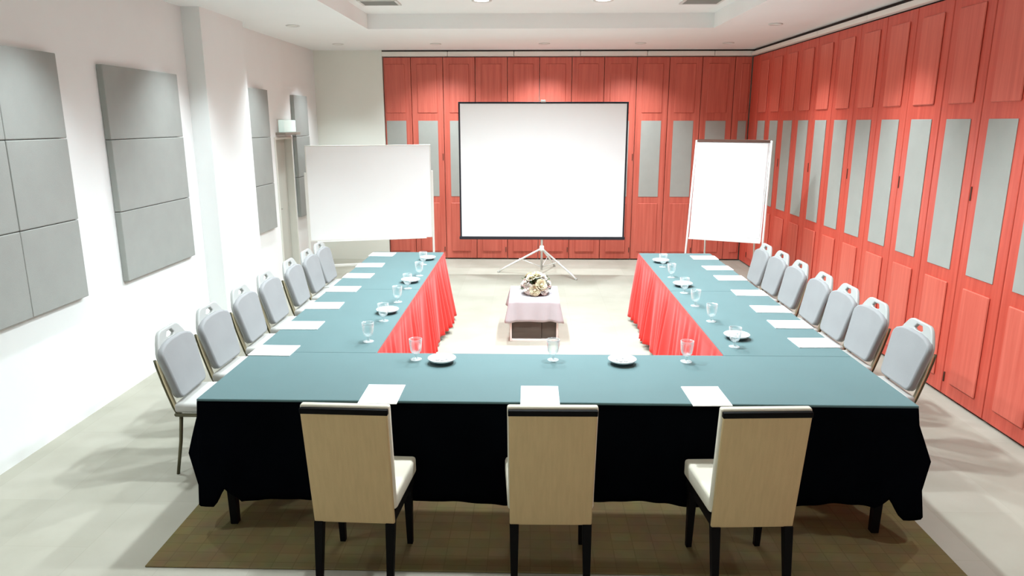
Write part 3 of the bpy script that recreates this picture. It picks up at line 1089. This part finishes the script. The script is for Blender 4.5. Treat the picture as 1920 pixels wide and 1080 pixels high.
fslab(-0.40, 0.40, 0.80, 1.90, 0.0, 0.014).build('board', M_BOARD, t)
fslab(-0.385, 0.385, 0.835, 1.888, 0.0145, 0.022).build('paper_pad', M_PAPER, t)
fslab(-0.40, 0.40, 1.895, 1.925, -0.004, 0.028).build('clamp_bar', M_SLOT, t)
fslab(-0.40, 0.40, 0.785, 0.803, -0.002, 0.055).build('pen_tray', M_ALU, t)
for s in (-1, 1):
    MB().tube([fp(s * 0.412, 1.915, 0.008), fp(s * 0.424, 0.8, 0.008), fp(s * 0.435, 0.0, 0.008)], 0.0125, 8).build('front_leg', M_ALU, t, True)
    x = s * 0.27
    MB().tube([fp(x, 1.85, -0.03), (x + 0.03 * s, 0.58, 0.0)], 0.011, 8).build('rear_leg', M_ALU, t, True)

# ------------------------------------------------------------------ small cabinet in the middle with cloth and flowers
BXC, BY0, BY1, BH = 0.045, 6.69, 7.32, 0.41
t = thing('low_cabinet', 'low white cabinet with a dark open front in the middle of the U', 'cabinet', (BXC, BY0, 0))
mb = MB()
D = BY1 - BY0
mb.box(-0.238, -0.22, 0, D, 0, BH, 0.002, 1)
mb.box(0.22, 0.238, 0, D, 0, BH, 0.002, 1)
mb.box(-0.22, 0.22, 0, D, BH - 0.02, BH, 0.002, 1)
mb.box(-0.22, 0.22, 0, D, 0, 0.022, 0.002, 1)
mb.box(-0.22, 0.22, D - 0.02, D, 0.022, BH - 0.02)
mb.build('carcass', M_WHITEWOOD, t)
MB().box(-0.219, 0.075, 0.022, 0.034, 0.023, BH - 0.021, 0.002, 1).build('front_panel', M_CABDARK, t)
MB().box(0.078, 0.219, 0.03, 0.042, 0.023, BH - 0.021, 0.002, 1).build('front_panel', M_CABDARK, t)

# cloth over it
rnd = random.Random(4)


def linen():
    mb = MB()
    a0, a1, b0, b1 = -0.246, 0.246, -0.008, D + 0.008
    per = []
    n = 24
    for i in range(n):
        per.append((a0 + (a1 - a0) * i / n, b0, 0, -1))
    for i in range(n):
        per.append((a1, b0 + (b1 - b0) * i / n, 1, 0))
    for i in range(n):
        per.append((a1 - (a1 - a0) * i / n, b1, 0, 1))
    for i in range(n):
        per.append((a0, b1 - (b1 - b0) * i / n, -1, 0))
    rows = []
    m = 8
    for j in range(m + 1):
        tt = j / m
        row = []
        for i, (x, y, nx, ny) in enumerate(per):
            corner = max(0, 1 - min(abs(i % n), n - i % n) / 3.0)
            cxn = nx if i % n else (nx + (-1 if i == 0 else 0))
            off = 0.012 * tt + 0.016 * tt * (0.5 + 0.5 * math.sin(i * 0.9 + 1.2 * math.sin(i * 0.31))) + 0.03 * corner * tt
            sx = 1 if x > 0 else -1
            sy = 1 if y > D / 2 else -1
            dx, dy = nx, ny
            if corner > 0:
                dx, dy = nx + corner * 0.7 * sx * (1 - abs(nx)), ny + corner * 0.7 * sy * (1 - abs(ny))
            drop = 0.205 + 0.004 * math.sin(i * 0.55) + 0.008 * corner
            row.append((x + dx * off, y + dy * off, 0.004 - drop * tt))
        rows.append(row)
    vs = [[mb.bm.verts.new(p) for p in r] for r in rows]
    N = len(per)
    for j in range(m):
        for i in range(N):
            mb.bm.faces.new((vs[j][i], vs[j][(i + 1) % N], vs[j + 1][(i + 1) % N], vs[j + 1][i]))
    mb.bm.faces.new(vs[0])
    return mb


o = linen().build('linen_cloth', M_WHITECLOTH, None, False, (BXC, BY0, BH))
for p in o.data.polygons:
    p.use_smooth = len(p.vertices) == 4
md = o.modifiers.new('cloth_thickness', 'SOLIDIFY')
md.thickness = 0.003
md.offset = 1
tag(o, 'white linen cloth draped over the low cabinet under the flowers', 'cloth')

# flowers
fz = BH + 0.0075
t = thing('flower_arrangement', 'low arrangement of cream and white roses with dark leaves on the cabinet', 'flowers', (0.065, 6.98, fz))
MB().lathe([(0, 0), (0.05, 0), (0.085, 0.02), (0.10, 0.05), (0.092, 0.05), (0.075, 0.025), (0, 0.012)], 20).build('bowl', M_BOWL, t, True)
MB().lathe([(0, 0.014), (0.07, 0.025), (0.075, 0.07), (0.04, 0.12), (0, 0.13)], 14).build('foliage_core', M_LEAF, t, True)


def rose_mesh(name, m):
    mb = MB()
    for ring, (cnt, rad, hgt, opn) in enumerate(((3, 0.010, 0.034, 0.1), (4, 0.018, 0.036, 0.35), (5, 0.026, 0.032, 0.75), (6, 0.034, 0.024, 1.15))):
        for k in range(cnt):
            a = 2 * PI * k / cnt + ring * 0.6
            w = 2 * PI / cnt * 0.72
            rows = []
            for j in range(4):
                tj = j / 3
                r = 0.006 + (rad - 0.006) * math.sin(tj * PI / 2) + opn * 0.012 * tj * tj
                z = hgt * tj - opn * 0.006 * tj * tj
                row = []
                for i in range(4):
                    ti = i / 3 * 2 - 1
                    aa = a + ti * w * (0.5 + 0.5 * math.sin(PI * min(1, tj * 0.8 + 0.15)))
                    row.append((r * math.cos(aa), r * math.sin(aa), z - 0.006 * ti * ti * tj))
                rows.append(row)
            mb.grid(rows)
    mb.lathe([(0, 0), (0.012, 0.004), (0.012, 0.026), (0.0, 0.033)], 8)
    return mb.mesh(name, m, True)


def leaf_mesh():
    mb = MB()
    rows = []
    for j in range(6):
        tj = j / 5
        w = 0.022 * math.sin(PI * (0.06 + 0.92 * tj)) ** 0.8
        rows.append([(-w, tj * 0.10, -0.006 + 0.03 * tj * (1 - tj)), (0, tj * 0.10, 0.03 * tj * (1 - tj)), (w, tj * 0.10, -0.006 + 0.03 * tj * (1 - tj))])
    return mb.grid(rows).mesh('leaf', M_LEAF, True)


rc, rw, lf = rose_mesh('rose', M_PETAL), rose_mesh('rose', M_PETALW), leaf_mesh()


def put(me, name, d, r, sc, roll=0.0):
    d = Vector(d).normalized()
    o = bpy.data.objects.new(name, me)
    link(o, t)
    o.location = Vector((0, 0, 0.05)) + Vector((d.x * r[0], d.y * r[1], d.z * r[2]))
    o.rotation_mode = 'QUATERNION'
    o.rotation_quaternion = d.to_track_quat('Z', 'Y')
    o.scale = (sc, sc, sc)
    return o


rnd = random.Random(11)
E = (0.125, 0.115, 0.15)
dirs = [(0.08, -0.35, 1.0, 1), (-0.35, -0.45, 0.85, 1), (0.30, -0.75, 0.35, 1), (-0.75, -0.45, 0.5, 0), (0.8, -0.35, 0.45, 0), (-0.55, -0.85, 0.15, 0),
        (0.6, 0.35, 0.8, 0), (-0.5, 0.4, 0.8, 1), (0.0, 0.8, 0.5, 0), (-0.1, -1.0, 0.10, 1), (0.9, 0.3, 0.2, 0), (-0.95, 0.2, 0.2, 0), (0.5, -0.3, 0.85, 0), (0.5, 0.9, 0.2, 0), (-0.5, 0.9, 0.2, 1), (0.65, -0.85, 0.05, 0)]
for (x, y, z, c) in dirs:
    put(rc if c else rw, 'rose', (x, y, z), E, rnd.uniform(1.05, 1.35))
for k in range(46):
    an = rnd.uniform(0, 2 * PI)
    el = rnd.uniform(0.0, 0.9)
    d = Vector((math.cos(an) * math.cos(el), math.sin(an) * math.cos(el), math.sin(el)))
    o = bpy.data.objects.new('leaf', lf)
    link(o, t)
    o.location = Vector((0, 0, 0.045)) + d * 0.085
    o.rotation_mode = 'QUATERNION'
    o.rotation_quaternion = (d + Vector((0, 0, rnd.uniform(-0.1, 0.3)))).to_track_quat('Y', 'Z')
    s_ = rnd.uniform(0.7, 1.05)
    o.scale = (s_, s_, s_)
